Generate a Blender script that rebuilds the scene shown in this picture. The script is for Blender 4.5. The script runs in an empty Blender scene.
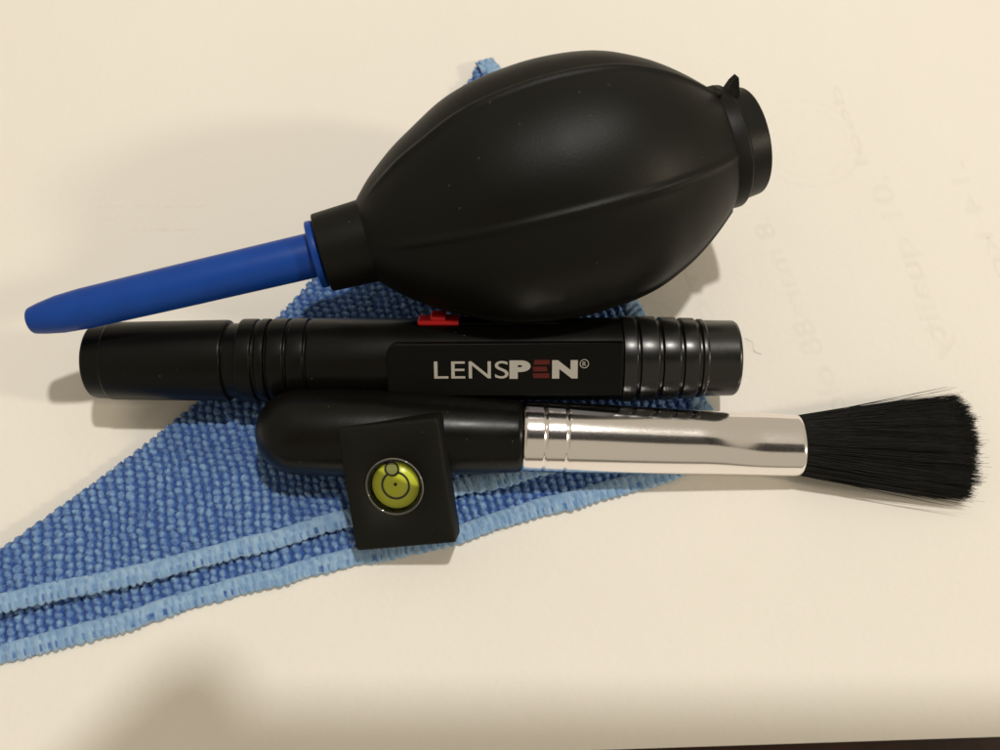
import bpy, bmesh, math, random
import numpy as np
from mathutils import Vector, Matrix

random.seed(7); RNG = np.random.default_rng(7)
MM = 0.001
scene = bpy.context.scene
COL = scene.collection

# ------------------------------------------------------------------ camera
ELEV, DIST, FPX = math.radians(66), 150.0, 910.0       # millimetres and pixels of a 1000 px wide frame
FW = np.array([0, math.cos(ELEV), -math.sin(ELEV)]); UP = np.array([0, math.sin(ELEV), math.cos(ELEV)]); RT = np.array([1.0, 0, 0])
CAM = -DIST * FW
cam = bpy.data.cameras.new('camera'); camo = bpy.data.objects.new('camera', cam); COL.objects.link(camo)
camo.location = Vector(CAM * MM); camo.rotation_euler = (math.pi / 2 - ELEV, 0, 0)
cam.sensor_fit = 'HORIZONTAL'; cam.sensor_width = 36; cam.lens = 36 * FPX / 1000
cam.clip_start = 0.002; cam.clip_end = 20
cam.dof.use_dof = True; cam.dof.focus_distance = 0.142; cam.dof.aperture_fstop = 20
scene.camera = camo

# ------------------------------------------------------------------ light of the room
world = bpy.data.worlds.new('World'); scene.world = world; world.use_nodes = True
bg = world.node_tree.nodes['Background']
bg.inputs['Color'].default_value = (1.0, 0.88, 0.68, 1); bg.inputs['Strength'].default_value = 0.50
LDIR = np.array([0.17, 0.19, 1.0])                      # towards the ceiling lamp
lamp = bpy.data.lights.new('ceiling_lamp', 'POINT'); lampo = bpy.data.objects.new('ceiling_lamp', lamp); COL.objects.link(lampo)
lampo.location = Vector(LDIR * 1.0); lamp.energy = 23.5; lamp.shadow_soft_size = 0.026; lamp.color = (1.0, 0.955, 0.89)
lamp2 = bpy.data.lights.new('side_lamp', 'POINT'); lamp2o = bpy.data.objects.new('side_lamp', lamp2); COL.objects.link(lamp2o)   # the weaker lamp at the right: faint long shadows to the left
lamp2o.location = (1.45, -0.30, 0.80); lamp2.energy = 36; lamp2.shadow_soft_size = 0.08; lamp2.color = (1.0, 0.86, 0.66)
vs = scene.view_settings
vs.view_transform = 'Standard'; vs.look = 'None'; vs.exposure = -0.14; vs.gamma = 1; vs.use_curve_mapping = False

# ------------------------------------------------------------------ helpers
def unp(px, py, z):
    """pixel of the photograph -> millimetre point at height z"""
    d = FW * FPX + RT * (px - 500) - UP * (py - 375)
    return CAM + d * ((z - CAM[2]) / d[2])

def tag(o, label, cat, group=None):
    o['label'] = label; o['category'] = cat
    if group: o['group'] = group
    return o

class Thing:
    """an Empty at the base of a thing; parts are built in millimetre world coordinates"""
    def __init__(self, name, label, cat, base):
        self.base = np.array(base, float)
        self.o = bpy.data.objects.new(name, None); COL.objects.link(self.o)
        self.o.empty_display_size = 0.01
        self.o.location = Vector(self.base * MM)
        tag(self.o, label, cat)

def mesh_obj(name, V, F, mat, thing=None, parent=None, smooth=True, base=None):
    b = thing.base if thing is not None else (np.array(base, float) if base is not None else np.zeros(3))
    V = (np.asarray(V, float) - b) * MM
    me = bpy.data.meshes.new(name); me.from_pydata(V.tolist(), [], F if isinstance(F, list) else F.tolist())
    me.validate(); me.update()
    if smooth: me.polygons.foreach_set('use_smooth', [True] * len(me.polygons))
    me.materials.append(mat)
    o = bpy.data.objects.new(name, me); COL.objects.link(o)
    if parent is not None: o.parent = parent
    elif thing is not None: o.parent = thing.o
    elif base is not None: o.location = Vector(b * MM)
    return o

def frame(d, ref=(0, 0, 1)):
    d = np.array(d, float); d /= np.linalg.norm(d)
    s = np.cross(ref, d); s /= np.linalg.norm(s)
    return d, s, np.cross(d, s)                         # axis, side, up

def lathe(P0, d, prof, seg=96, rfun=None, dense=None):
    """prof: (s, r) along axis d from P0; sharp corners are given as doubled points"""
    a, s, u = frame(d)
    prof = np.array(prof, float); th = np.linspace(0, 2 * np.pi, seg, endpoint=False)
    V = []
    for (p, r) in prof:
        rr = np.full(seg, r) if rfun is None else r + rfun(p, r, th)
        V.append(P0 + a * p + np.outer(np.cos(th) * rr, s) + np.outer(np.sin(th) * rr, u))
    V = np.concatenate(V); n = len(prof); F = []
    for i in range(n - 1):
        for j in range(seg):
            k = (j + 1) % seg
            F.append((i * seg + j, i * seg + k, (i + 1) * seg + k, (i + 1) * seg + j))
    F.append(tuple(range(seg - 1, -1, -1))); F.append(tuple(range((n - 1) * seg, n * seg)))
    return V, F

def bev(pts, b=0.15):
    """round every corner of a lathe profile with a small chamfer arc"""
    pts = [np.array(p, float) for p in pts]; out = [pts[0]]
    for i in range(1, len(pts) - 1):
        p, q, r = pts[i - 1], pts[i], pts[i + 1]
        d1, d2 = p - q, r - q; l1, l2 = np.linalg.norm(d1), np.linalg.norm(d2)
        if l1 < 1e-6 or l2 < 1e-6: out.append(q); continue
        c = d1 @ d2 / l1 / l2
        if c < -0.985: out.append(q); continue
        k = min(b, l1 * .45, l2 * .45); A, B = q + d1 / l1 * k, q + d2 / l2 * k
        for t in (0, .33, .67, 1): out.append((1 - t) ** 2 * A + 2 * t * (1 - t) * q + t * t * B)
    out.append(pts[-1]); return out

def catmull(P, step):
    P = np.array(P, float); Q = np.vstack([2 * P[0] - P[1], P, 2 * P[-1] - P[-2]]); out = []
    for i in range(1, len(Q) - 2):
        p0, p1, p2, p3 = Q[i - 1], Q[i], Q[i + 1], Q[i + 2]; n = max(2, int(np.linalg.norm(p2 - p1) / step) + 1)
        t = np.linspace(0, 1, n, endpoint=False)[:, None]
        out.append(.5 * (2 * p1 + (p2 - p0) * t + (2 * p0 - 5 * p1 + 4 * p2 - p3) * t ** 2 + (3 * p1 - p0 - 3 * p2 + p3) * t ** 3))
    out.append(P[-1:]); R = np.concatenate(out)
    l = np.r_[0, np.cumsum(np.linalg.norm(np.diff(R, axis=0), axis=1))]
    s = np.arange(0, l[-1], step)
    return np.stack([np.interp(s, l, R[:, k]) for k in range(R.shape[1])], 1)

def rbox(c, ax, ay, az, sx, sy, sz, b=0.5, seg=3):
    """bevelled box, centre c, unit axes and full sizes -> V, F"""
    bm = bmesh.new(); bmesh.ops.create_cube(bm, size=1)
    for v in bm.verts: v.co = Vector((v.co.x * sx, v.co.y * sy, v.co.z * sz))
    if b: bmesh.ops.bevel(bm, geom=bm.edges[:], offset=b, segments=seg, profile=.5, affect='EDGES')
    bm.verts.index_update()
    V = np.array([v.co[:] for v in bm.verts]); F = [tuple(v.index for v in f.verts) for f in bm.faces]; bm.free()
    return np.array(c) + V[:, :1] * ax + V[:, 1:2] * ay + V[:, 2:] * az, F

def plate(outline, c, ax, ay, az, h, b=0.2):
    """extruded 2-D outline with a chamfered upper rim"""
    o = np.array(outline, float); n = len(o); ctr = o.mean(0)
    ins = o + (ctr - o) / np.maximum(np.linalg.norm(o - ctr, axis=1), 1e-6)[:, None] * b
    L = [(o, 0), (o, h - b), (o * .7 + ins * .3, h - b * .3), (ins, h)]
    V = np.concatenate([np.array(c) + q[:, :1] * ax + q[:, 1:] * ay + z * az for q, z in L]); F = []
    for i in range(3):
        for j in range(n):
            k = (j + 1) % n; F.append((i * n + j, i * n + k, (i + 1) * n + k, (i + 1) * n + j))
    F.append(tuple(range(3 * n, 4 * n))); F.append(tuple(range(n - 1, -1, -1)))
    return V, F

def rounded(w, h, r, n=6):
    pts = []
    for cx, cy, a0 in ((w / 2 - r, h / 2 - r, 0), (-w / 2 + r, h / 2 - r, 90), (-w / 2 + r, -h / 2 + r, 180), (w / 2 - r, -h / 2 + r, 270)):
        for k in range(n + 1):
            a = math.radians(a0 + 90 * k / n); pts.append((cx + r * math.cos(a), cy + r * math.sin(a)))
    return pts

# ------------------------------------------------------------------ materials
def mat(name, col, rough=.5, metal=0, spec=.5, bump=None, var=None, coat=0, sheen=0, attr=None, rvar=None):
    m = bpy.data.materials.new(name); m.use_nodes = True; nt = m.node_tree; p = nt.nodes['Principled BSDF']
    p.inputs['Base Color'].default_value = (*col, 1); p.inputs['Roughness'].default_value = rough
    p.inputs['Metallic'].default_value = metal; p.inputs['Specular IOR Level'].default_value = spec
    p.inputs['Coat Weight'].default_value = coat; p.inputs['Sheen Weight'].default_value = sheen
    tc = nt.nodes.new('ShaderNodeTexCoord')
    def noise(scale, detail=4, vec=None):
        n = nt.nodes.new('ShaderNodeTexNoise'); n.inputs['Scale'].default_value = scale; n.inputs['Detail'].default_value = detail
        nt.links.new(vec or tc.outputs['Object'], n.inputs['Vector']); return n
    csock = None
    if attr:
        at = nt.nodes.new('ShaderNodeAttribute'); at.attribute_name = attr[0]
        mx = nt.nodes.new('ShaderNodeMix'); mx.data_type = 'RGBA'
        mx.inputs['A'].default_value = (*col, 1); mx.inputs['B'].default_value = (*attr[1], 1)
        nt.links.new(at.outputs['Fac'], mx.inputs['Factor']); csock = mx.outputs['Result']
    if var:                                              # (scale, second colour, amount)
        n = noise(var[0]); r = nt.nodes.new('ShaderNodeMapRange'); r.inputs['From Min'].default_value = .35; r.inputs['From Max'].default_value = .65
        r.inputs['To Max'].default_value = var[2]; nt.links.new(n.outputs['Fac'], r.inputs['Value'])
        mx = nt.nodes.new('ShaderNodeMix'); mx.data_type = 'RGBA'
        mx.inputs['A'].default_value = (*col, 1); mx.inputs['B'].default_value = (*var[1], 1)
        if csock: nt.links.new(csock, mx.inputs['A'])
        nt.links.new(r.outputs['Result'], mx.inputs['Factor']); csock = mx.outputs['Result']
    if csock: nt.links.new(csock, p.inputs['Base Color'])
    if rvar:
        n = noise(rvar[0]); r = nt.nodes.new('ShaderNodeMapRange'); r.inputs['From Min'].default_value = .3; r.inputs['From Max'].default_value = .7
        r.inputs['To Min'].default_value = rough - rvar[1]; r.inputs['To Max'].default_value = rough + rvar[1]
        nt.links.new(n.outputs['Fac'], r.inputs['Value']); nt.links.new(r.outputs['Result'], p.inputs['Roughness'])
    if bump:                                             # list of (scale, strength, distance in metres)
        prev = None
        for sc, st, di in bump:
            n = noise(sc); b = nt.nodes.new('ShaderNodeBump'); b.inputs['Strength'].default_value = st; b.inputs['Distance'].default_value = di
            nt.links.new(n.outputs['Fac'], b.inputs['Height'])
            if prev: nt.links.new(prev, b.inputs['Normal'])
            prev = b.outputs['Normal']
        nt.links.new(prev, p.inputs['Normal'])
    return m

M = dict(
    paper=mat('paper', (.84, .81, .75), .62, spec=.25, bump=[(900, .2, .0003), (22, .35, .002)], var=(18, (.81, .775, .71), .5)),
    wood=mat('table_wood', (.055, .022, .012), .35, bump=[(300, .2, .0004)], var=(60, (.02, .008, .005), 1)),
    rubber=mat('black_rubber', (.0045, .0044, .0030), .47, spec=.20, bump=[(2500, .10, .0002)], rvar=(45, .07)),
    black=mat('black_plastic', (.0035, .0035, .0028), .33, spec=.18, bump=[(1800, .05, .0002)], rvar=(120, .05)),
    gloss=mat('glossy_black_plastic', (.005, .0048, .004), .29, spec=.6, bump=[(1500, .04, .0002)], rvar=(200, .05)),
    label=mat('label_plate_plastic', (.0032, .0032, .0026), .42, spec=.12, bump=[(2200, .08, .0002)]),
    handle=mat('black_lacquer', (.004, .004, .003), .30, spec=.2, bump=[(900, .05, .0003)], rvar=(150, .06)),
    levelblk=mat('matte_black_plastic', (.008, .0078, .0055), .6, spec=.15, bump=[(3500, .15, .0002)]),
    blue=mat('blue_plastic', (.006, .058, .33), .40, spec=.25, bump=[(1200, .05, .0002)], var=(200, (.005, .046, .28), .6)),
    red=mat('red_plastic', (.68, .015, .02), .38, spec=.4),
    metal=mat('chromed_metal', (.94, .90, .88), .15, metal=1, rvar=(4000, .03)),
    white_ink=mat('white_ink', (.40, .38, .34), .5, spec=.3),
    red_ink=mat('red_ink', (.085, .007, .005), .5, spec=.3),
    black_ink=mat('black_ink', (.012, .012, .008), .5),
    hair=mat('black_bristle', (.004, .0037, .0033), .42, spec=.3),
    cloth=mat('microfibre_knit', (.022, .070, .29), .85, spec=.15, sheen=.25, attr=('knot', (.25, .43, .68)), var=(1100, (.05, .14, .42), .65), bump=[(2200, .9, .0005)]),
    hem=mat('hem_yarn', (.31, .47, .66), .85, spec=.15, sheen=.3, attr=('knot', (.03, .09, .33)), var=(700, (.18, .33, .56), .8), bump=[(2200, .5, .0003)]),
    liquid=mat('yellow_green_liquid', (.95, 1.0, .08), .3, spec=.5),
    skin=mat('skin', (.45, .25, .17), .5, bump=[(600, .2, .0004)]),
    phone=mat('dark_phone_plastic', (.02, .02, .022), .3),
)
M['metal'].node_tree.nodes['Principled BSDF'].inputs['Anisotropic'].default_value = 0.0
def glassy(name, fac, tint, rough=.05):
    m = bpy.data.materials.new(name); m.use_nodes = True; nt = m.node_tree; nt.nodes.clear()
    out = nt.nodes.new('ShaderNodeOutputMaterial'); mx = nt.nodes.new('ShaderNodeMixShader')
    t = nt.nodes.new('ShaderNodeBsdfTransparent'); g = nt.nodes.new('ShaderNodeBsdfGlossy'); g.inputs['Roughness'].default_value = rough
    t.inputs['Color'].default_value = (*tint, 1)
    fr = nt.nodes.new('ShaderNodeFresnel'); fr.inputs['IOR'].default_value = 1.45
    ad = nt.nodes.new('ShaderNodeMath'); ad.operation = 'ADD'; ad.inputs[1].default_value = fac; nt.links.new(fr.outputs[0], ad.inputs[0])
    nt.links.new(ad.outputs[0], mx.inputs[0]); nt.links.new(t.outputs[0], mx.inputs[1]); nt.links.new(g.outputs[0], mx.inputs[2])
    nt.links.new(mx.outputs[0], out.inputs[0]); return m
def dust(m, scale=420, size=.03, amount=.3):
    nt = m.node_tree; p = nt.nodes['Principled BSDF']; tc = nt.nodes.new('ShaderNodeTexCoord')
    v = nt.nodes.new('ShaderNodeTexVoronoi'); v.inputs['Scale'].default_value = scale; nt.links.new(tc.outputs['Object'], v.inputs['Vector'])
    sp = nt.nodes.new('ShaderNodeSeparateColor'); nt.links.new(v.outputs['Color'], sp.inputs[0])
    lt = nt.nodes.new('ShaderNodeMath'); lt.operation = 'LESS_THAN'; lt.inputs[1].default_value = size * 3; nt.links.new(v.outputs['Distance'], lt.inputs[0])
    gt = nt.nodes.new('ShaderNodeMath'); gt.operation = 'GREATER_THAN'; gt.inputs[1].default_value = .90; nt.links.new(sp.outputs[0], gt.inputs[0])
    mu = nt.nodes.new('ShaderNodeMath'); mu.operation = 'MULTIPLY'; nt.links.new(lt.outputs[0], mu.inputs[0]); nt.links.new(gt.outputs[0], mu.inputs[1])
    m2 = nt.nodes.new('ShaderNodeMath'); m2.operation = 'MULTIPLY'; m2.inputs[1].default_value = amount; nt.links.new(mu.outputs[0], m2.inputs[0])
    mx = nt.nodes.new('ShaderNodeMix'); mx.data_type = 'RGBA'; mx.inputs['A'].default_value = p.inputs['Base Color'].default_value; mx.inputs['B'].default_value = (.18, .16, .13, 1)
    nt.links.new(m2.outputs[0], mx.inputs['Factor']); nt.links.new(mx.outputs['Result'], p.inputs['Base Color'])
for q in ('rubber', 'black', 'handle', 'levelblk'): dust(M[q], 750)
M['film'] = mat('bubble_film', (.42, .44, .16), .2)
M['frosted'] = mat('acrylic_edge', (.16, .16, .14), .12, spec=.8, coat=.5)
M['acrylic'] = glassy('clear_acrylic', .0, (.98, 1.0, .95))
def faint(name, col, fac):
    m = bpy.data.materials.new(name); m.use_nodes = True; nt = m.node_tree; nt.nodes.clear()
    out = nt.nodes.new('ShaderNodeOutputMaterial'); mx = nt.nodes.new('ShaderNodeMixShader')
    t = nt.nodes.new('ShaderNodeBsdfTransparent'); d = nt.nodes.new('ShaderNodeBsdfDiffuse'); d.inputs['Color'].default_value = (*col, 1)
    tc = nt.nodes.new('ShaderNodeTexCoord'); n = nt.nodes.new('ShaderNodeTexNoise'); n.inputs['Scale'].default_value = 220; nt.links.new(tc.outputs['Object'], n.inputs['Vector'])
    r = nt.nodes.new('ShaderNodeMapRange'); r.inputs['From Min'].default_value = .3; r.inputs['From Max'].default_value = .7
    r.inputs['To Min'].default_value = fac * .45; r.inputs['To Max'].default_value = fac * 1.4; nt.links.new(n.outputs['Fac'], r.inputs['Value'])
    nt.links.new(r.outputs[0], mx.inputs[0]); nt.links.new(t.outputs[0], mx.inputs[1]); nt.links.new(d.outputs[0], mx.inputs[2])
    nt.links.new(mx.outputs[0], out.inputs[0]); return m
M['show_through'] = faint('ink_showing_through_paper', (.46, .41, .33), .012)
M['show_through_pale'] = faint('pale_print_showing_through', (.46, .41, .33), .017)

M['pale_bar'] = faint('pale_bar_showing_through', (.95, .93, .88), .15)
def text_obj(name, s, size, O, ax, ay, material, parent, thing, offset=0, spacing=1.0, mirror=False, width=None, extr=0.0):
    """a line of lettering lying in the plane (ax, ay) with its left baseline corner at O (mm); size = cap height in mm"""
    cu = bpy.data.curves.new(name, 'FONT'); cu.body = s; cu.size = 1; cu.offset = offset; cu.space_character = spacing
    to = bpy.data.objects.new(name, cu); COL.objects.link(to)
    dg = bpy.context.evaluated_depsgraph_get(); me = bpy.data.meshes.new_from_object(to.evaluated_get(dg))
    V = np.array([v.co[:] for v in me.vertices]); F = [tuple(p.vertices) for p in me.polygons]
    bpy.data.objects.remove(to); bpy.data.curves.remove(cu); bpy.data.meshes.remove(me)
    k = size / 0.73; V = V * k; V[:, 0] -= V[:, 0].min()
    if width: V[:, 0] *= width / V[:, 0].max()
    x = V[:, 0]; y = -V[:, 1] if mirror else V[:, 1]
    if mirror: F = [f[::-1] for f in F]
    W = np.array(O) + np.outer(x, ax) + np.outer(y, ay)
    return mesh_obj(name, W, F, material, thing=thing, parent=parent, smooth=False)

# ------------------------------------------------------------------ setting: table and paper
V, F = rbox((0, 150, -20.8), np.array([1., 0, 0]), np.array([0, 1., 0]), np.array([0, 0, 1.]), 900, 620, 40, b=2)
o = mesh_obj('table_top', V, F, M['wood'], smooth=False); o['kind'] = 'structure'

rot = math.radians(1.75); pax = np.array([math.cos(rot), math.sin(rot), 0]); pay = np.array([-math.sin(rot), math.cos(rot), 0])
pc = np.array([19.5, -57.0, -.15])                       # a point on the near edge
paper = Thing('paper_sheet', 'white sheet of paper with faint print showing through, under the cleaning kit', 'paper', (0, 0, -.15))
nx, ny = 60, 44; V = []; F = []
for lay, z in ((0, 0.15), (1, 0.03)):
    for j in range(ny + 1):
        for i in range(nx + 1):
            u = -160 + 297 * i / nx; v = 210 * j / ny
            V.append(pc + pax * u + pay * v + np.array([0, 0, z]))
W = (nx + 1) * (ny + 1)
for j in range(ny):
    for i in range(nx):
        a = j * (nx + 1) + i; F.append((a, a + 1, a + nx + 2, a + nx + 1)); F.append((W + a, W + a + nx + 1, W + a + nx + 2, W + a + 1))
for i in range(nx): F.append((i + 1, i, W + i, W + i + 1)); a = ny * (nx + 1) + i; F.append((a, a + 1, W + a + 1, W + a))
for j in range(ny): a = j * (nx + 1); F.append((a, a + nx + 1, W + a + nx + 1, W + a)); a += nx; F.append((a + nx + 1, a, W + a, W + a + nx + 1))
sheet = mesh_obj('sheet', V, F, M['paper'], thing=paper, smooth=False)
Z0 = .06
def along(p, q, s, cap, name='show_through_lettering'):
    A, B = unp(*p, Z0), unp(*q, Z0); ax = (B - A) / np.linalg.norm(B - A); ay = np.cross([0, 0, 1.], ax)
    for q, of in enumerate((0, .022, .05)):
        text_obj(name, s, cap, A + np.array([0, 0, .03 * q]), ax, ay, M['show_through'], sheet, paper, mirror=True, width=np.linalg.norm(B - A), offset=of)
along((768, 215), (850, 415), '.8 mara88 olo', 3.6)
along((886, 175), (955, 360), '.01 quality', 3.8)
along((962, 160), (1020, 300), '.14 kot', 3.4)
along((690, 262), (716, 325), 'mo', 3.0)
along((838, 85), (868, 165), 'dool', 2.2)
# the two round stamp rings and the large pale block print
for rr, w in ((9.5, .7), (7.6, .35)):
    c = unp(806, 142, Z0); th = np.linspace(0, 2 * np.pi, 72, endpoint=False)
    V = np.concatenate([c + np.stack([np.cos(th) * r, np.sin(th) * r, 0 * th], 1) for r in (rr, rr + w)])
    F = [(j, (j + 1) % 72, 72 + (j + 1) % 72, 72 + j)[::-1] for j in range(72)]
    mesh_obj('stamp_ring', V, F, M['show_through_pale'], thing=paper, parent=sheet, smooth=False)
def patch(pts, m, name):
    V = np.array([unp(x, y, Z0) for x, y in pts]); mesh_obj(name, V, [tuple(range(len(pts)))[::-1]], m, thing=paper, parent=sheet, smooth=False)
for x0, x1, y in ((98, 126, 206), (134, 206, 206), (128, 200, 229), (96, 118, 218)):     # pale bars of a print on the other side
    patch([(x0, y - 2), (x1, y - 2), (x1 - 2, y + 2), (x0 - 2, y + 2)], M['pale_bar'], 'block_print')

# ------------------------------------------------------------------ the cleaning cloth
HD = np.array([.961, .274]); ND = np.array([-.274, .961])
cloth = Thing('cleaning_cloth', 'blue knitted microfibre cloth folded in two under the other tools', 'cloth', (-20, -5, 0))
def seg_dist(P, poly, closed=True):
    """unsigned distance to a polyline"""
    d = np.full(len(P), 1e9); n = len(poly)
    for i in range(n if closed else n - 1):
        a, b = poly[i], poly[(i + 1) % n]; ab = b - a; t = np.clip(((P - a) @ ab) / (ab @ ab + 1e-12), 0, 1)
        d = np.minimum(d, np.linalg.norm(P - a - t[:, None] * ab, axis=1))
    return d
def inside(P, poly):
    c = np.zeros(len(P), bool); n = len(poly)
    for i in range(n):
        (x1, y1), (x2, y2) = poly[i], poly[(i + 1) % n]
        m = (y1 > P[:, 1]) != (y2 > P[:, 1]); xi = (x2 - x1) * (P[:, 1] - y1) / (y2 - y1 + 1e-12) + x1
        c ^= m & (P[:, 0] < xi)
    return c
def vnoise(P, scale, seed):
    r = np.random.default_rng(seed); T = r.random((64, 64)); q = P / scale; i = np.floor(q).astype(int); f = q - i; f = f * f * (3 - 2 * f)
    g = lambda a, b: T[(i[:, 0] + a) % 64, (i[:, 1] + b) % 64]
    return (g(0, 0) * (1 - f[:, 0]) + g(1, 0) * f[:, 0]) * (1 - f[:, 1]) + (g(0, 1) * (1 - f[:, 0]) + g(1, 1) * f[:, 0]) * f[:, 1]
PU, PV = 1.40, 1.22
def knit(P):
    """knot relief 0..1 at table points"""
    w = np.stack([vnoise(P, 9, 3), vnoise(P, 9, 4)], 1) - .5; w2 = np.stack([vnoise(P, 1.1, 5), vnoise(P, 1.1, 6)], 1) - .5
    Q = P + w * 1.1 + w2 * .38
    u = Q @ HD / PU; v = Q @ ND / PV; ci = np.round(u)
    v = v + .35 * (ci % 2) + .3 * np.sin(ci * 12.9)
    vi = np.round(v); rnd = np.modf(np.abs(np.sin(ci * 127.1 + vi * 311.7) * 43758.5))[0]
    du, dv = u - ci, v - vi; du = du + (.18 * (rnd - .5)) + .16 * dv
    r2 = (du / (.37 + .09 * rnd)) ** 2 + (dv / .56) ** 2
    k = np.sqrt(np.clip(1 - r2, 0, 1))
    strand = .30 * np.clip(1 - (du / .42) ** 2, 0, 1)
    fine = (vnoise(P, .36, 8) - .5) * .5
    return np.clip(np.maximum(k * (.75 + .4 * rnd), strand) + fine * (.3 + k), 0, 1.3)

top_fold = [(-90, 622), (-40, 580), (0, 548), (95, 478), (185, 407), (245, 345), (305, 282), (390, 178), (470, 74)]
top_hem_px = [(476, 64), (488, 60), (500, 70), (560, 168), (640, 306), (705, 396), (712, 412), (695, 428), (640, 448), (540, 476), (460, 496), (345, 527), (300, 541), (200, 568), (100, 593), (0, 614), (-90, 630)]
low_hem_px = [(640, 318), (700, 400), (716, 430), (712, 452), (668, 480), (550, 514), (440, 547), (300, 579), (200, 607), (100, 637), (0, 665), (-90, 690)]
to2 = lambda pts, z: np.array([unp(x, y, z)[:2] for x, y in pts])
lift = lambda P: 1.5 * np.clip((-P[:, 0] - 38) / 40, 0, 1) ** 1.3 * np.clip((-P[:, 1] - 5) / 25, 0, 1)    # the upper layer rises towards the left
GAP = .95
def zt(P): return .98 + .45 * vnoise(P, 15, 11) + lift(P)
def zl(P): return .12 + .10 * vnoise(P, 13, 12)

def cloth_layer(name, poly, zfun, step, th, fold=None):
    lo, hi = (poly @ HD).min(), (poly @ HD).max(); lo2, hi2 = (poly @ ND).min(), (poly @ ND).max()
    us = np.arange(lo - .3, hi + .3, step); vs_ = np.arange(lo2 - .3, hi2 + .3, step)
    U, Vv = np.meshgrid(us, vs_); P = U.reshape(-1, 1) * HD + Vv.reshape(-1, 1) * ND
    ins = inside(P, poly); idx = np.where(ins)[0]; d = np.full(len(P), -1.0)
    d[idx] = seg_dist(P[idx], poly)
    kn = np.zeros(len(P)); kn[idx] = knit(P[idx])
    # the knots stick out past the fold: outline follows the relief
    keep = ins & (d > .55 * (1 - kn))
    rnd = np.clip(d / 1.1, 0, 1); edge = np.sqrt(np.clip(1 - (1 - rnd) ** 2, 0, 1))
    base = np.zeros(len(P)); base[idx] = zfun(P[idx])
    z = base + th * (.35 + .65 * edge) * .55 + kn * .56 * (.45 + .55 * edge)
    if fold is not None:                                 # the fold rolls down to the table
        df = np.full(len(P), 99.); df[idx] = seg_dist(P[idx], fold, closed=False); r = np.clip(df / 2.2, 0, 1); z = z - base * .85 * (1 - np.sqrt(np.clip(1 - (1 - r) ** 2, 0, 1)))
    ny_, nx_ = U.shape; K = keep.reshape(ny_, nx_); q = K[:-1, :-1] & K[1:, :-1] & K[:-1, 1:] & K[1:, 1:]
    J, I = np.where(q); a = J * nx_ + I; quads = np.stack([a, a + 1, a + nx_ + 1, a + nx_], 1)
    used = np.unique(quads); remap = -np.ones(len(P), int); remap[used] = np.arange(len(used)); n = len(used)
    top = np.column_stack([P[used], z[used]]); zb = base[used] - .02
    if fold is not None: zb = base[used] * np.clip(df[used] / 2.2, .05, 1)
    bot = np.column_stack([P[used], np.minimum(zb, z[used] - .05)])
    Q = remap[quads]; E = np.concatenate([Q[:, [0, 1]], Q[:, [1, 2]], Q[:, [2, 3]], Q[:, [3, 0]]])
    key = np.sort(E, 1); _, inv, cnt = np.unique(key[:, 0] * n + key[:, 1], return_inverse=True, return_counts=True)
    B = E[cnt[inv] == 1]; side = np.stack([B[:, 1], B[:, 0], B[:, 0] + n, B[:, 1] + n], 1)
    Fq = np.concatenate([Q, (Q + n)[:, ::-1], side])
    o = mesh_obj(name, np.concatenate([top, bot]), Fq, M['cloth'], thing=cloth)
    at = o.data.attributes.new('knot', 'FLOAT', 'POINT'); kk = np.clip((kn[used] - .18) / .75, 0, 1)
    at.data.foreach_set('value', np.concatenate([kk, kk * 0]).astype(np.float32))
    o['kind'] = 'stuff'; return o

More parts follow.
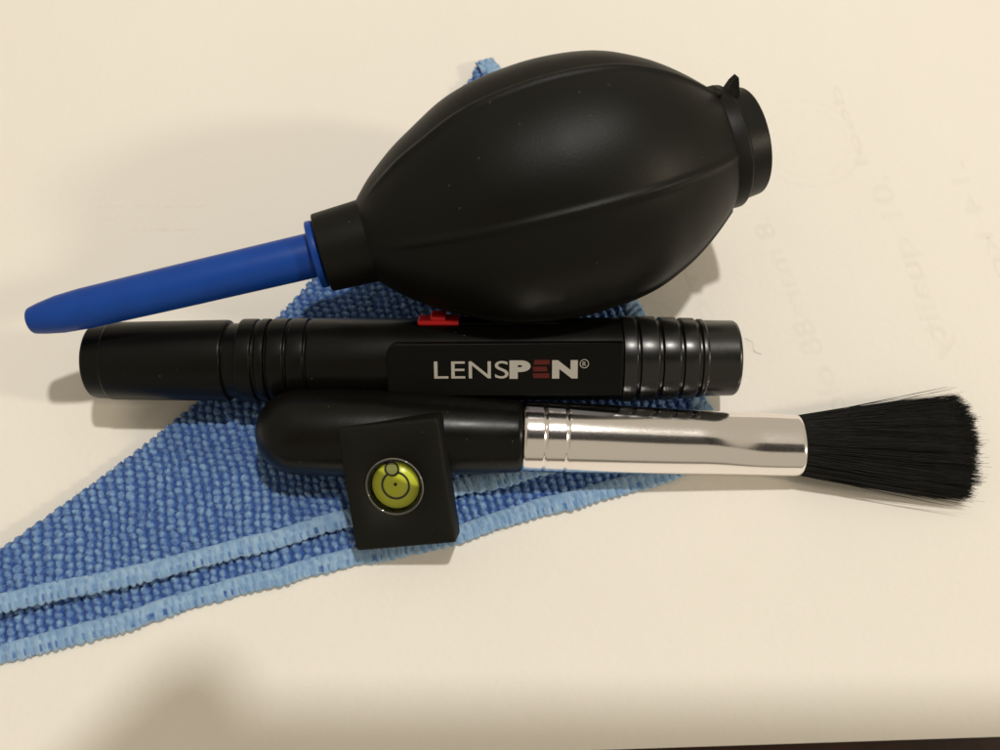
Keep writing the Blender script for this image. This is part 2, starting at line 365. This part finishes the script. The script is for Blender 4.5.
def hem(name, px, zfun, zc, width, parent, seed, dz=0):
    P = catmull(to2(px, zc), .13); N = len(P); t = np.gradient(P, axis=0); t /= np.linalg.norm(t, axis=1)[:, None]
    nrm = np.stack([t[:, 1], -t[:, 0]], 1)               # towards the inside of the cloth for this winding
    s = np.arange(N) * .13; K = 22; th = np.linspace(0, 2 * np.pi, K, endpoint=False)
    r = np.random.default_rng(seed); jit = np.interp(s, np.arange(0, s[-1] + 2, 1.0), r.random(len(np.arange(0, s[-1] + 2, 1.0))) - .5)
    wob = .55 * (vnoise(P, 5.5, seed + 40) - .5); pitch = 1.25; ph = 2 * np.pi * (s / pitch + .35 * jit + 1.6 * vnoise(P, 4.0, seed + 60)); sc = np.abs(np.sin(ph / 2)) * (.4 + 1.1 * vnoise(P, 2.3, seed + 70))
    V = []; A = []
    for k in range(K):
        c, sn = np.cos(th[k]), np.sin(th[k])
        off = width / 2 * (1 - c)                        # 0 at the outer rim .. width inside
        rim = max(0, c) ** 2
        off = off - rim * ((.34 * sc + .30 * jit)) + .12 * jit - wob
        zr = (.62 if sn > 0 else .35) * np.sign(sn) * abs(sn) ** .8
        slant = np.abs(np.sin(ph / 2 + c * 1.1))
        z = zfun(P) + dz + .45 + .5 * wob + zr * (1 + .18 * jit) + (.22 * (slant - .5) * max(0, sn) + .16 * (r.random(N) - .5) * max(0, sn))
        q = P + nrm * off[:, None]
        V.append(np.column_stack([q, np.maximum(z, .02)]))
        dash = np.clip((np.cos(ph + .6 * np.sin(s * 3)) - .25) / .4, 0, 1) * (1 if .15 < c < .9 and sn > 0 else 0) * (.75 + jit)
        dash2 = .35 * np.clip((np.cos(ph * .5 + 1) - .6) / .3, 0, 1) * (1 if -.5 < c < .1 and sn > 0 else 0)
        A.append(np.clip(dash + dash2, 0, 1))
    V = np.stack(V, 1).reshape(-1, 3); A = np.stack(A, 1).reshape(-1)
    i, k = np.meshgrid(np.arange(N - 1), np.arange(K), indexing='ij'); i = i.ravel(); k = k.ravel(); k2 = (k + 1) % K
    F = np.stack([i * K + k, (i + 1) * K + k, (i + 1) * K + k2, i * K + k2], 1)
    o = mesh_obj(name, V, F, M['hem'], thing=cloth, parent=parent)
    at = o.data.attributes.new('knot', 'FLOAT', 'POINT'); at.data.foreach_set('value', A.astype(np.float32)); return o

TOPZ = 1.6
fold2 = catmull(to2(top_fold, TOPZ), 1.0); hem2 = catmull(to2(top_hem_px, TOPZ), 1.0)
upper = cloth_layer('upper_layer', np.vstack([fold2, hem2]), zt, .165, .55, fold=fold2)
hem_t = hem('hem', top_hem_px, zt, TOPZ, 2.75, upper, 1)
lowhem2 = catmull(to2(low_hem_px, .5), 1.0); lf = fold2[(fold2[:, 1] < 20)] + np.array([1.6, -1.2])
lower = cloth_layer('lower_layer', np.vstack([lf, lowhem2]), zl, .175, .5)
hem_l = hem('hem', low_hem_px, zl, .5, 2.7, lower, 2)

def fuzz(parent, n, length, seed, edge=False):
    r = np.random.default_rng(seed); me = parent.data; co = np.zeros(len(me.vertices) * 3); no = np.zeros(len(me.vertices) * 3)
    me.vertices.foreach_get('co', co); me.vertices.foreach_get('normal', no); co = co.reshape(-1, 3) / MM + cloth.base; no = no.reshape(-1, 3)
    w = np.where(no[:, 2] > (-.1 if edge else .35))[0]; w = r.choice(w, n); P, N_ = co[w], no[w]
    d1 = N_ * .55 + r.normal(0, .6, (n, 3)); d1[:, 2] = np.abs(d1[:, 2]); d2 = d1 + r.normal(0, .8, (n, 3)); L = length * (.4 + r.random(n) ** 2)[:, None]
    Q = [P - N_ * .05, P + d1 * L * .5, P + d1 * L * .5 + d2 * L * .4]; V = np.zeros((n, 3, 3, 3)); sd = np.cross(d1, [.3, .2, 1.]); sd /= np.linalg.norm(sd, axis=1)[:, None]; s2 = np.cross(sd, d1); s2 /= np.linalg.norm(s2, axis=1)[:, None]
    for i, rr in enumerate((.020, .017, .006)):
        for j in range(3): an = 2.094 * j; V[:, i, j] = Q[i] + sd * rr * math.cos(an) + s2 * rr * math.sin(an)
    V[..., 2] = np.maximum(V[..., 2], .03)
    q = np.array([[i * 3 + j, i * 3 + (j + 1) % 3, i * 3 + 3 + (j + 1) % 3, i * 3 + 3 + j] for i in range(2) for j in range(3)])
    o = mesh_obj('fuzz', V.reshape(-1, 3), ((np.arange(n) * 9)[:, None, None] + q[None]).reshape(-1, 4), M['fuzz'], thing=cloth, parent=parent); o['kind'] = 'stuff'
M['fuzz'] = mat('fine_blue_fibre', (.30, .47, .70), .8, spec=.2)
fuzz(upper, 24000, .55, 5); fuzz(lower, 12000, .5, 6)
for q, hm in enumerate((hem_t, hem_l)):
    hm.parent = cloth.o; fuzz(hm, 9000, .55, 7 + q, True)
# ------------------------------------------------------------------ rubber air blower
A = unp(341, 248, 21.2); B = unp(741, 143, 22.6); BA = B - A; BL = np.linalg.norm(BA); bd = BA / BL
tipP = unp(31, 321, 18.4)
BK = BL / 68.6; mid = A + bd * 37 * BK
blower = Thing('air_blower', 'black rubber bulb air blower with a long blue nozzle', 'air blower', (mid[0], mid[1], 2))
prof = [(4.0, 6.3), (5.2, 7.6), (7.5, 9.8), (11.6, 12.9), (15.7, 15.3), (21, 18.1), (26, 19.7), (31.5, 20.6), (37, 20.95), (43, 20.6), (48, 19.6), (53, 17.6), (56.5, 15.7), (60, 13.3), (63.4, 10.6)]
pr = catmull(prof, .6) * BK
def ridge(p, r, th):
    out = np.zeros_like(th)
    for j in range(6):
        a = math.radians(RIDGE0 + 60 * j); d = (th - a + np.pi) % (2 * np.pi) - np.pi
        out += .42 * np.exp(-(d * r / .55) ** 2) * min(1, max(0, (p - 5) / 6)) * min(1, max(0, (64 - p) / 5))
    return out
RIDGE0 = 13.0
V, F = lathe(A, bd, pr, seg=420, rfun=ridge); bulb = mesh_obj('bulb', V, F, M['rubber'], thing=blower)
V, F = lathe(A, bd, np.array(bev([(-3.2, 0.5), (-3.2, 6.3), (4.5, 6.7), (6.0, 7.7), (6.0, 5)], .35)) * BK, seg=96); mesh_obj('neck', V, F, M['rubber'], thing=blower)
V, F = lathe(A, bd, np.array(bev([(61.8, 8), (61.8, 10.1), (66.0, 10.2), (66.2, 9.3), (69.8, 8.9), (70.0, 7.2), (69.2, 6.8), (69.2, .5)], .35)) * BK, seg=120); capo = mesh_obj('end_cap', V, F, M['rubber'], thing=blower)
a_, s_, u_ = frame(bd)
tilt = lambda deg: s_ * math.cos(math.radians(deg)) + u_ * math.sin(math.radians(deg))
def wedge(s0, s1, deg, r0, h, w):
    n = tilt(deg); t = np.cross(bd, n); V = []
    for s, hh in ((s0, -.6), (s0 * .4 + s1 * .6, h * .75), (s1 - .15, h), (s1, h * .9), (s1, -.6)):
        for q in (-1, 1): V.append(A + bd * s + n * (r0 + hh) + t * q * w * (.5 if hh < h * .7 else .28))
    F = [(0, 2, 3, 1), (2, 4, 5, 3), (4, 6, 7, 5), (6, 8, 9, 7), (0, 1, 9, 8), (0, 8, 6, 4, 2), (1, 3, 5, 7, 9)]
    return V, F
V, F = wedge(64.6 * BK, 67.6 * BK, 64, 9.3 * BK, 2.6, 2.2); mesh_obj('moulding_tab', V, F, M['rubber'], thing=blower, parent=capo, smooth=False)
V, F = rbox(A + bd * 62.6 * BK + tilt(66) * 10.4 * BK, bd, np.cross(bd, tilt(64)), tilt(64), 3.4, 2.6, 1.5, b=.6); mesh_obj('moulding_bump', V, F, M['rubber'], thing=blower, parent=capo)
fl = A - bd * 3.2 * BK; nd = tipP - fl; nl = np.linalg.norm(nd); nd = nd / nl
V, F = lathe(fl, nd, bev([(0, .5), (0, 3.35), (nl * .5, 3.2), (nl * .82, 3.02), (nl * .9, 2.8), (nl * .96, 2.35), (nl - .1, 1.95), (nl + .25, 1.4), (nl - .4, .9), (nl - 2.5, .8)], .4), seg=96); noz = mesh_obj('nozzle', V, F, M['blue'], thing=blower)
V, F = lathe(fl - bd * 1.25, bd, bev([(0, .5), (0, 5.05), (1.1, 5.05), (1.1, .5)], .3), seg=96); mesh_obj('flange', V, F, M['blue'], thing=blower, parent=noz)

# ------------------------------------------------------------------ lens pen
PZ = 8.9
pL, pR = unp(500 + (77 - 500) / 1.043, 361, PZ), unp(500 + (744 - 500) / 1.043, 358, PZ); pd = pR - pL; PLn = np.linalg.norm(pd); pd = pd / PLn
X = lambda px: (px - 77) / (744 - 77) * PLn              # pixel column -> millimetres along the pen
pen = Thing('lens_pen', 'black lens cleaning pen with ringed ends, red slider and printed name plate', 'lens pen', (*(pL + pd * PLn / 2)[:2], 2.2))
def turned(name, pts, m, parent=None, b=.14): 
    V, F = lathe(pL, pd, bev([(X(a), r) for a, r in pts], b), seg=128); return mesh_obj(name, V, F, m, thing=pen, parent=parent)
cap = turned('cap', [(82, .5), (82, 4.3), (77, 4.8), (77, 5.35), (79, 5.7), (97, 5.9), (98, 6.02), (150, 6.15), (216, 6.3), (219, 6.25), (219, 1)], M['black'], b=.3)
turned('grip_ring', [(218, 1), (218, 5.75), (233, 5.75), (233, 6.3), (234.5, 6.45), (249, 6.45), (250, 6.05), (253, 6.05), (254, 6.45), (262, 6.45), (262, 5)], M['black'])
body = turned('barrel', [(262, 1), (262, 6.1), (265, 6.1), (266, 6.48), (282, 6.48), (282.6, 6.12), (285, 6.12), (286, 6.5), (302, 6.5), (302.6, 6.15), (305, 6.15), (306, 6.5), (400, 6.45), (560, 6.4), (624, 6.4), (624, 1)], M['black'], b=.18)
turned('end_cap', [(624, 1), (624, 6.65), (637.5, 6.65), (638, 5.95), (641, 5.95), (641.5, 6.6), (659.5, 6.55), (660, 5.85), (664, 5.85), (664.5, 6.45), (681, 6.4), (681.5, 5.75), (685, 5.75), (685.5, 6.3), (700, 6.25), (700.5, 5.65), (704, 5.65), (704.5, 6.1), (709, 6.1), (710, 5.9), (741, 5.85), (744, 5.6), (744, 4.4), (742, 4.2), (742, .5)], M['gloss'], b=.13)
# name plate: flat bar standing slightly proud of the barrel, facing the viewer
pn_el = math.radians(51); pn = np.array([0, -math.cos(pn_el), math.sin(pn_el)]); pn -= pd * (pn @ pd); pn /= np.linalg.norm(pn); pt = np.cross(pn, pd)
x0, x1 = X(387), X(622); Wd = 8.0; Ln = x1 - x0
outl = [(Ln / 2, -Wd / 2), (Ln / 2, Wd / 2)] + [(-Ln / 2 + 1.6 - 1.6 * math.sin(a), Wd / 2 - 1.6 + 1.6 * math.cos(a)) for a in np.linspace(0, math.pi / 2, 7)] + [(-Ln / 2 + 1.0 - 1.0 * math.cos(a), -Wd / 2 + 1.0 - 1.0 * math.sin(a)) for a in np.linspace(0, math.pi / 2, 6)]
pcn = pL + pd * (x0 + x1) / 2 + pn * 4.2
H = 2.5
V, F = plate(outl, pcn, pd, pt, pn, H, b=.22); pl8 = mesh_obj('name_plate', V, F, M['label'], thing=pen, parent=body, smooth=False)
def label_pt(px, up): return pcn + pd * (X(px) - (x0 + x1) / 2) + pt * up + pn * (H + .04)
CAPH = 2.78; UB = -1.25
for s, a, b, m, off in (('LENS', 434, 508, 'white_ink', 0), ('P', 509, 530, 'white_ink', .06), ('N', 551.5, 577, 'white_ink', .06)):
    text_obj('lettering', s, CAPH if off == 0 else CAPH * .92, label_pt(a, UB + (0 if off == 0 else .12)), pd, pt, M[m], pl8, pen, offset=off, width=X(b) - X(a))
for q in range(3):                                       # the red E is three slanted bars
    u0 = UB + q * CAPH * .37; xa, xb = 532, 549
    V = [label_pt(xa + 1, u0), label_pt(xb - (2 if q == 1 else 0), u0), label_pt(xb + (-3 if q == 1 else 0), u0 + CAPH * .26), label_pt(xa + (0 if q < 2 else 2), u0 + CAPH * .26)]
    mesh_obj('lettering', V, [(0, 1, 2, 3)], M['red_ink'], thing=pen, parent=pl8, smooth=False)
c = label_pt(583.5, UB + CAPH - .62); th = np.linspace(0, 2 * np.pi, 32, endpoint=False)
V = np.concatenate([c + np.outer(np.cos(th) * r, pd) + np.outer(np.sin(th) * r, pt) for r in (.58, .68)])
mesh_obj('registered_mark', V, [(j, 32 + j, 32 + (j + 1) % 32, (j + 1) % 32) for j in range(32)], M['white_ink'], thing=pen, parent=pl8, smooth=False)
text_obj('registered_mark', 'R', .72, c - pd * .26 - pt * .36, pd, pt, M['white_ink'], pl8, pen, width=.55)
# red slider in its slot on the far side of the top
se = math.radians(131); sn = np.array([0, -math.cos(se), math.sin(se)]); stt = np.cross(sn, pd)
V, F = rbox(pL + pd * X(437) + sn * 6.55, pd, stt, sn, X(458) - X(416), 2.9, .9, b=.3); sl = mesh_obj('slider', V, F, M['red'], thing=pen)
V, F = rbox(pL + pd * X(437) + sn * 7.25, pd, stt, sn, 2.3, 2.8, .8, b=.3); mesh_obj('thumb_bump', V, F, M['red'], thing=pen, parent=sl)
V, F = rbox(pL + pd * X(492) + sn * 6.42, pd, stt, sn, X(560) - X(425), 2.6, .3, b=.08); mesh_obj('slot', V, F, M['label'], thing=pen)

# ------------------------------------------------------------------ blending brush
bL, bF, bE = unp(256, 431, 8.9), unp(521, 436, 7.3), unp(797, 445.5, 4.3)
brush = Thing('lens_brush', 'lens brush with black handle, polished metal ferrule and fanned black bristles', 'brush', (*bF[:2], 2.2))
hd = bF - bL; hl = np.linalg.norm(hd); hd /= hl
hp = [(0, .3)] + [(6.4 - 6.4 * math.cos(a), 6.4 * math.sin(a)) for a in np.linspace(.12, math.pi / 2, 12)] + [(12, 6.62), (18, 6.55), (28, 6.15), (hl - .8, 5.55), (hl - .15, 5.45), (hl, 5.2), (hl, 1)]
V, F = lathe(bL, hd, hp, seg=128); mesh_obj('handle', V, F, M['handle'], thing=brush)
fd = bE - bF; fl_ = np.linalg.norm(fd); fd /= fl_; _, fs, fu = frame(fd)   # fs: across the table, fu: up
sm = lambda a, b, x: (lambda t: t * t * (3 - 2 * t))(min(1, max(0, (x - a) / (b - a))))
def ferrule(s):
    t = s / fl_
    hw = 5.38 - .55 * sm(0, .95, t) - .05 * sm(.9, 1, t); hh = 5.38 - .5 * sm(.1, .6, t) - .95 * sm(.62, .86, t)
    for g in (X(543) - X(521), X(565) - X(521)):
        d = abs(s - g)
        if d < .28: hw -= .13 * (1 - d / .28); hh -= .13 * (1 - d / .28)
    return hw, hh, 2 + .15 * sm(.6, .9, t)
ss = sorted(set(list(np.linspace(0, fl_, 90)) + [g + d for g in (X(543) - X(521), X(565) - X(521)) for d in np.linspace(-.3, .3, 9)]))
seg = 128; th = np.linspace(0, 2 * np.pi, seg, endpoint=False); V = []
def ring(s, inset=0):
    hw, hh, p = ferrule(s); hw -= inset; hh -= inset; c, n = np.cos(th), np.sin(th)
    sx = np.sign(c) * np.abs(c) ** (2 / p); sy = np.sign(n) * np.abs(n) ** (2 / p)
    return bF + fd * s + np.outer(sx * hw, fs) + np.outer(sy * hh, fu)
rings = [ring(0, 1.5), ring(0, .1)] + [ring(s) for s in ss[1:]] + [ring(fl_, .12) + fd * .08, ring(fl_, .3) + fd * .05, ring(fl_ - 3, .35)]
V = np.concatenate(rings); F = [(i * seg + j, i * seg + (j + 1) % seg, (i + 1) * seg + (j + 1) % seg, (i + 1) * seg + j) for i in range(len(rings) - 1) for j in range(seg)]
mesh_obj('ferrule', V, F, M['metal'], thing=brush)
# bristles: thousands of single hairs that fan out from the flattened ferrule
NH = 12000; hw, hh, _ = ferrule(fl_ - 1)
hT, hB = unp(970, 399, 4.0), unp(973, 500, 1.8)
r_ = np.sqrt(RNG.random(NH)); a_h = RNG.random(NH) * 2 * np.pi
c0 = r_ * np.cos(a_h); c1 = r_ * np.sin(a_h)
root = bE - fd * 2 + np.outer(c0 * (hw - .45), fs) + np.outer(c1 * (hh - .45), fu)
hmid = (hT + hB) / 2; hv = (hT - hB) / 2
lat = c0 + RNG.normal(0, .035, NH); lat = np.where(np.abs(fs @ hv) > 0, lat * np.sign(fs @ hv), lat)
tip = hmid + np.outer(lat, hv) + np.outer(c1 * 1.9, [0, 0, 1.]) 
bulge = 1.7 * (1 - np.clip(np.abs(lat), 0, 1.1) ** 2)
tip += np.outer(bulge - 1.9 + RNG.normal(0, .45, NH) - np.abs(RNG.normal(0, .5, NH)) * (RNG.random(NH) < .4), fd)
nc = 320; kr = np.sqrt(RNG.random(nc)); ka = RNG.random(nc) * 6.283; kc = np.stack([kr * np.cos(ka), kr * np.sin(ka)], 1)
ci = np.argmin(((np.stack([c0, c1], 1)[:, None] - kc[None]) ** 2).sum(2), 1); off_ = RNG.normal(0, 1, (nc, 3)) * np.array([.55, .35, .3])
tip += off_[ci] + np.outer((kc[ci, 0] - c0) * .45 * np.sign(fs @ hv), hv)
stray = RNG.random(NH) < .010
tip[stray] += np.column_stack([RNG.normal(0, .8, stray.sum()), RNG.normal(0, 2.2, stray.sum()), np.abs(RNG.normal(0, 1.0, stray.sum()))])
tip[:, 2] = np.maximum(tip[:, 2], .25)
ctl = root + (tip - root) * .55 + np.outer(c0 * .25, fs) + RNG.normal(0, .36, (NH, 3)) * np.array([1, 1, .6])
ctl[:, 2] = np.maximum(ctl[:, 2], .3)
NS = 6; V = np.zeros((NH, NS, 3, 3)); rad0 = .045 + .03 * RNG.random(NH)
side = np.cross(tip - root, [0, 0, 1.]); side /= np.linalg.norm(side, axis=1)[:, None]; upv = np.cross(side, tip - root); upv /= np.linalg.norm(upv, axis=1)[:, None]
for i, t in enumerate(np.linspace(0, 1, NS)):
    c = (1 - t) ** 2 * root + 2 * t * (1 - t) * ctl + t * t * tip; rr = rad0 * (1 - .75 * t ** 2.5)
    for j in range(3):
        an = 2 * np.pi * j / 3; V[:, i, j] = c + side * (np.cos(an) * rr)[:, None] + upv * (np.sin(an) * rr)[:, None]
hb = (np.arange(NH) * NS * 3)[:, None]; quad = []
for i in range(NS - 1):
    for j in range(3): quad.append([i * 3 + j, i * 3 + (j + 1) % 3, (i + 1) * 3 + (j + 1) % 3, (i + 1) * 3 + j])
F = (hb[:, :, None] + np.array(quad)[None]).reshape(-1, 4)
o = mesh_obj('bristles', V.reshape(-1, 3), F, M['hair'], thing=brush); o['kind'] = 'stuff'

# ------------------------------------------------------------------ bubble level
tau = math.radians(33); yaw = math.radians(9); roll = math.radians(12)
R = Matrix.Rotation(yaw, 3, 'Z') @ Matrix.Rotation(tau, 3, 'X') @ Matrix.Rotation(-roll, 3, 'Y')
lx, ly, lz = (np.array(R @ Vector(v)) for v in ((1, 0, 0), (0, 1, 0), (0, 0, 1)))
fc = unp(396, 486, 11.3)                                 # centre of the face
level = Thing('bubble_level', 'small black bubble level with yellow-green vial leaning against the brush handle', 'bubble level', (fc[0], fc[1] - 3, 2.4))
FW_, FH_, TH = 15.0, 18.6, 4.4
# body with a round pocket for the vial
vr = 4.25; nseg = 64; th = np.linspace(0, 2 * np.pi, nseg, endpoint=False)
def sq(th, w, h, r):                                     # rounded rectangle hit by rays from the centre
    out = []
    for a in th:
        c, s = math.cos(a), math.sin(a); n = 44
        out.append((c * w / 2 / (abs(c) ** n + (abs(s) * w / h) ** n) ** (1 / n), s * w / 2 / (abs(c) ** n + (abs(s) * w / h) ** n) ** (1 / n)))
    return np.array(out)
th = np.unique(np.r_[np.linspace(0, 2 * np.pi, 96, endpoint=False), [k_ + d for k_ in (math.atan2(FH_, FW_), math.pi - math.atan2(FH_, FW_), math.pi + math.atan2(FH_, FW_), 2 * math.pi - math.atan2(FH_, FW_)) for d in np.linspace(-.12, .12, 9)]]); nseg = len(th)
vo = np.array([-.25, -.1])
circ = lambda r: vo + np.stack([np.cos(th) * r, np.sin(th) * r], 1)
lay = [(sq(th, FW_ - 1.2, FH_ - 1.2, 1), -TH), (sq(th, FW_, FH_, 1), -TH + .6), (sq(th, FW_, FH_, 1), -.45), (sq(th, FW_ - .25, FH_ - .25, 1), -.12), (sq(th, FW_ - .9, FH_ - .9, 1), 0), (circ(vr + .05), 0), (circ(vr), -.1), (circ(vr), -2.2)]
V = np.concatenate([fc + q[:, :1] * lx + q[:, 1:] * ly + z * lz for q, z in lay]); F = []
for i in range(len(lay) - 1):
    for j in range(nseg): k2 = (j + 1) % nseg; F.append((i * nseg + j, i * nseg + k2, (i + 1) * nseg + k2, (i + 1) * nseg + j))
F.append(tuple(range(nseg - 1, -1, -1))); F.append(tuple(range((len(lay) - 1) * nseg, len(lay) * nseg)))
mesh_obj('body', V, F, M['levelblk'], thing=level)
V, F = rbox(fc - lz * (TH + .3) - ly * 3.2, lx, ly, lz, 12.2, 9.0, 1.5, b=.3); mesh_obj('shoe_neck', V, F, M['levelblk'], thing=level)
V, F = rbox(fc - lz * (TH + 1.3) - ly * 3.2, lx, ly, lz, 13.6, 9.0, 1.0, b=.3); mesh_obj('shoe_foot', V, F, M['levelblk'], thing=level)
vc = fc + vo[0] * lx + vo[1] * ly
def disc(r0, r1, z, n=64, o2=(0, 0)):
    t = np.linspace(0, 2 * np.pi, n, endpoint=False); c = vc + o2[0] * lx + o2[1] * ly + z * lz
    V = np.concatenate([c + np.outer(np.cos(t) * r, lx) + np.outer(np.sin(t) * r, ly) for r in (r0, r1)])
    return V, [(j, n + j, n + (j + 1) % n, (j + 1) % n) for j in range(n)]
V, F = lathe(vc - lz * 1.0, lz, [(0, .3), (0, 3.45), (.25, 3.45), (.25, .02)], seg=64); liq = mesh_obj('vial', V, F, M['liquid'], thing=level)
V, F = disc(1.82, 2.14, -.70); mesh_obj('centre_circle', V, F, M['black_ink'], thing=level, parent=liq, smooth=False)
V, F = disc(.82, 1.12, -.60, o2=(-.15, 2.5)); mesh_obj('bubble', V, F, M['black_ink'], thing=level, parent=liq, smooth=False)
V, F = disc(.02, .82, -.61, o2=(-.15, 2.5)); mesh_obj('bubble_film', V, F, M['film'], thing=level, parent=liq, smooth=False)
V, F = disc(.02, .26, -.69, o2=(0, .15)); mesh_obj('centre_dot', V, F, M['black_ink'], thing=level, parent=liq, smooth=False)
V, F = lathe(vc - lz * 1.2, lz, bev([(-.4, 3.45), (-.4, vr - .02), (1.32, vr - .05), (1.38, vr - .28), (1.2, 3.75), (-.2, 3.45)], .1), seg=96); mesh_obj('vial_rim', V[:], F[:-2], M['acrylic'], thing=level, parent=liq)
V, F = lathe(vc - lz * .05, lz, [(.16 * math.sin(a), vr - .12 + .14 * math.cos(a)) for a in np.linspace(0, 2 * math.pi, 12)], seg=96); mesh_obj('rim_bead', V, F[:-2], M['frosted'], thing=level, parent=liq)
dm = [(0.02 + 3.75 * math.sin(a), .75 + .75 * math.cos(a)) for a in np.linspace(0, math.pi / 2, 14)]
V, F = lathe(vc - lz * 1.2, lz, [(z - .35, r) for r, z in dm][::-1], seg=72); mesh_obj('vial_lens', V, F[:-2], M['acrylic'], thing=level, parent=liq)

# ------------------------------------------------------------------ a lint fibre on the paper
P3 = catmull([(*unp(x, y, .2)[:2], z) for x, y, z in ((745, 338, .12), (752, 343, .5), (753, 349, .4), (756, 352, .12), (762, 354, .2))], .2); V = []
for i, p in enumerate(P3):
    for j in range(4): an = math.pi / 2 * j; V.append(p + np.array([.02 * math.cos(an) * .7, .02 * math.cos(an), .02 * math.sin(an)]))
F = [(i * 4 + j, i * 4 + (j + 1) % 4, i * 4 + 4 + (j + 1) % 4, i * 4 + 4 + j) for i in range(len(P3) - 1) for j in range(4)]
tag(mesh_obj('lint_fibre', V, F, M['levelblk'], base=P3[0]), 'tiny dark lint fibre on the paper beside the right end of the pen', 'fibre')

# ------------------------------------------------------------------ the phone taking the picture and the hand holding it (behind the lens; they shade the near edge)
def cp(x, u, d): return CAM + RT * x + UP * u - FW * d
phone = Thing('phone', 'dark mobile phone held over the table, its shadow along the near paper edge', 'phone', cp(58, 17.5, 6))
V, F = plate(rounded(142, 74, 8), cp(58, 17.5, 10.5), RT, UP, FW, 8.0, b=.8); pb = mesh_obj('body', V, F, M['phone'], thing=phone, smooth=False)
V, F = lathe(cp(0, 0, 2.6), FW, [(0, 5.5), (.5, 5.5), (.5, 4.2), (.2, 4.2), (.2, .2)], seg=48); mesh_obj('lens_ring', V, F, M['metal'], thing=phone, parent=pb)
V, F = plate(rounded(130, 68, 4), cp(58, 17.5, 10.6), RT, -UP, -FW, .3, b=.1); mesh_obj('screen', V, F, M['gloss'], thing=phone, parent=pb, smooth=False)
def hand():
    pts = {}; vs_ = []; es = []; rs = []
    def add(p, r, par=None):
        vs_.append(Vector(cp(*p) * MM)); rs.append(r * MM); i = len(vs_) - 1
        if par is not None: es.append((par, i))
        return i
    w = add((-78, -62, 55), 24); f2 = add((-110, -140, 120), 32, w); add((-140, -215, 190), 38, f2)
    p1 = add((-62, -32, 34), 23, w); p2 = add((-52, -6, 26), 19, p1)
    for chain in ([(-47, 12, 20, 9.5), (-30, 30, 12, 8.6), (-17, 46, 8, 8.0), (-4, 61, 6, 7.2)],
                  [(-50, 4, 26, 9.5), (-40, 14, 20, 8.8), (-26, 20, 20, 8.2), (-10, 22, 19, 7.2)],
                  [(-52, -8, 26, 9.2), (-40, -2, 22, 8.6), (-26, 2, 21, 8.0), (-10, 4, 20, 7.0)],
                  [(-52, -20, 27, 8.4), (-40, -16, 23, 7.6), (-28, -13, 21, 7.0), (-16, -11, 20, 6.0)]):
        par = p2
        for x, u, d, r in chain: par = add((x, u, d), r, par)
    par = p1
    for x, u, d, r in ((-50, -42, 20, 11), (-36, -40, 9, 9.6), (-18, -36, 6, 8.4)): par = add((x, u, d), r, par)
    me = bpy.data.meshes.new('person'); base = vs_[0].copy(); me.from_pydata([v - base for v in vs_], es, [])
    o = bpy.data.objects.new('person', me); COL.objects.link(o); o.location = base
    sk = o.modifiers.new('skin', 'SKIN'); o.modifiers.new('sub', 'SUBSURF').levels = 2
    o.modifiers['sub'].render_levels = 2
    if not me.skin_vertices: 
        bm = bmesh.new(); bm.from_mesh(me); bm.verts.layers.skin.verify(); bm.to_mesh(me); bm.free()
    for i, s in enumerate(me.skin_vertices[0].data): s.radius = (rs[i], rs[i]); s.use_root = (i == 0)
    me.materials.append(M['skin'])
    dg = bpy.context.evaluated_depsgraph_get(); m2 = bpy.data.meshes.new_from_object(o.evaluated_get(dg))
    o.modifiers.clear(); o.data = m2
    m2.polygons.foreach_set('use_smooth', [True] * len(m2.polygons))
    tag(o, 'hand of the person holding the phone, its finger shadow at lower left', 'person')
hand()
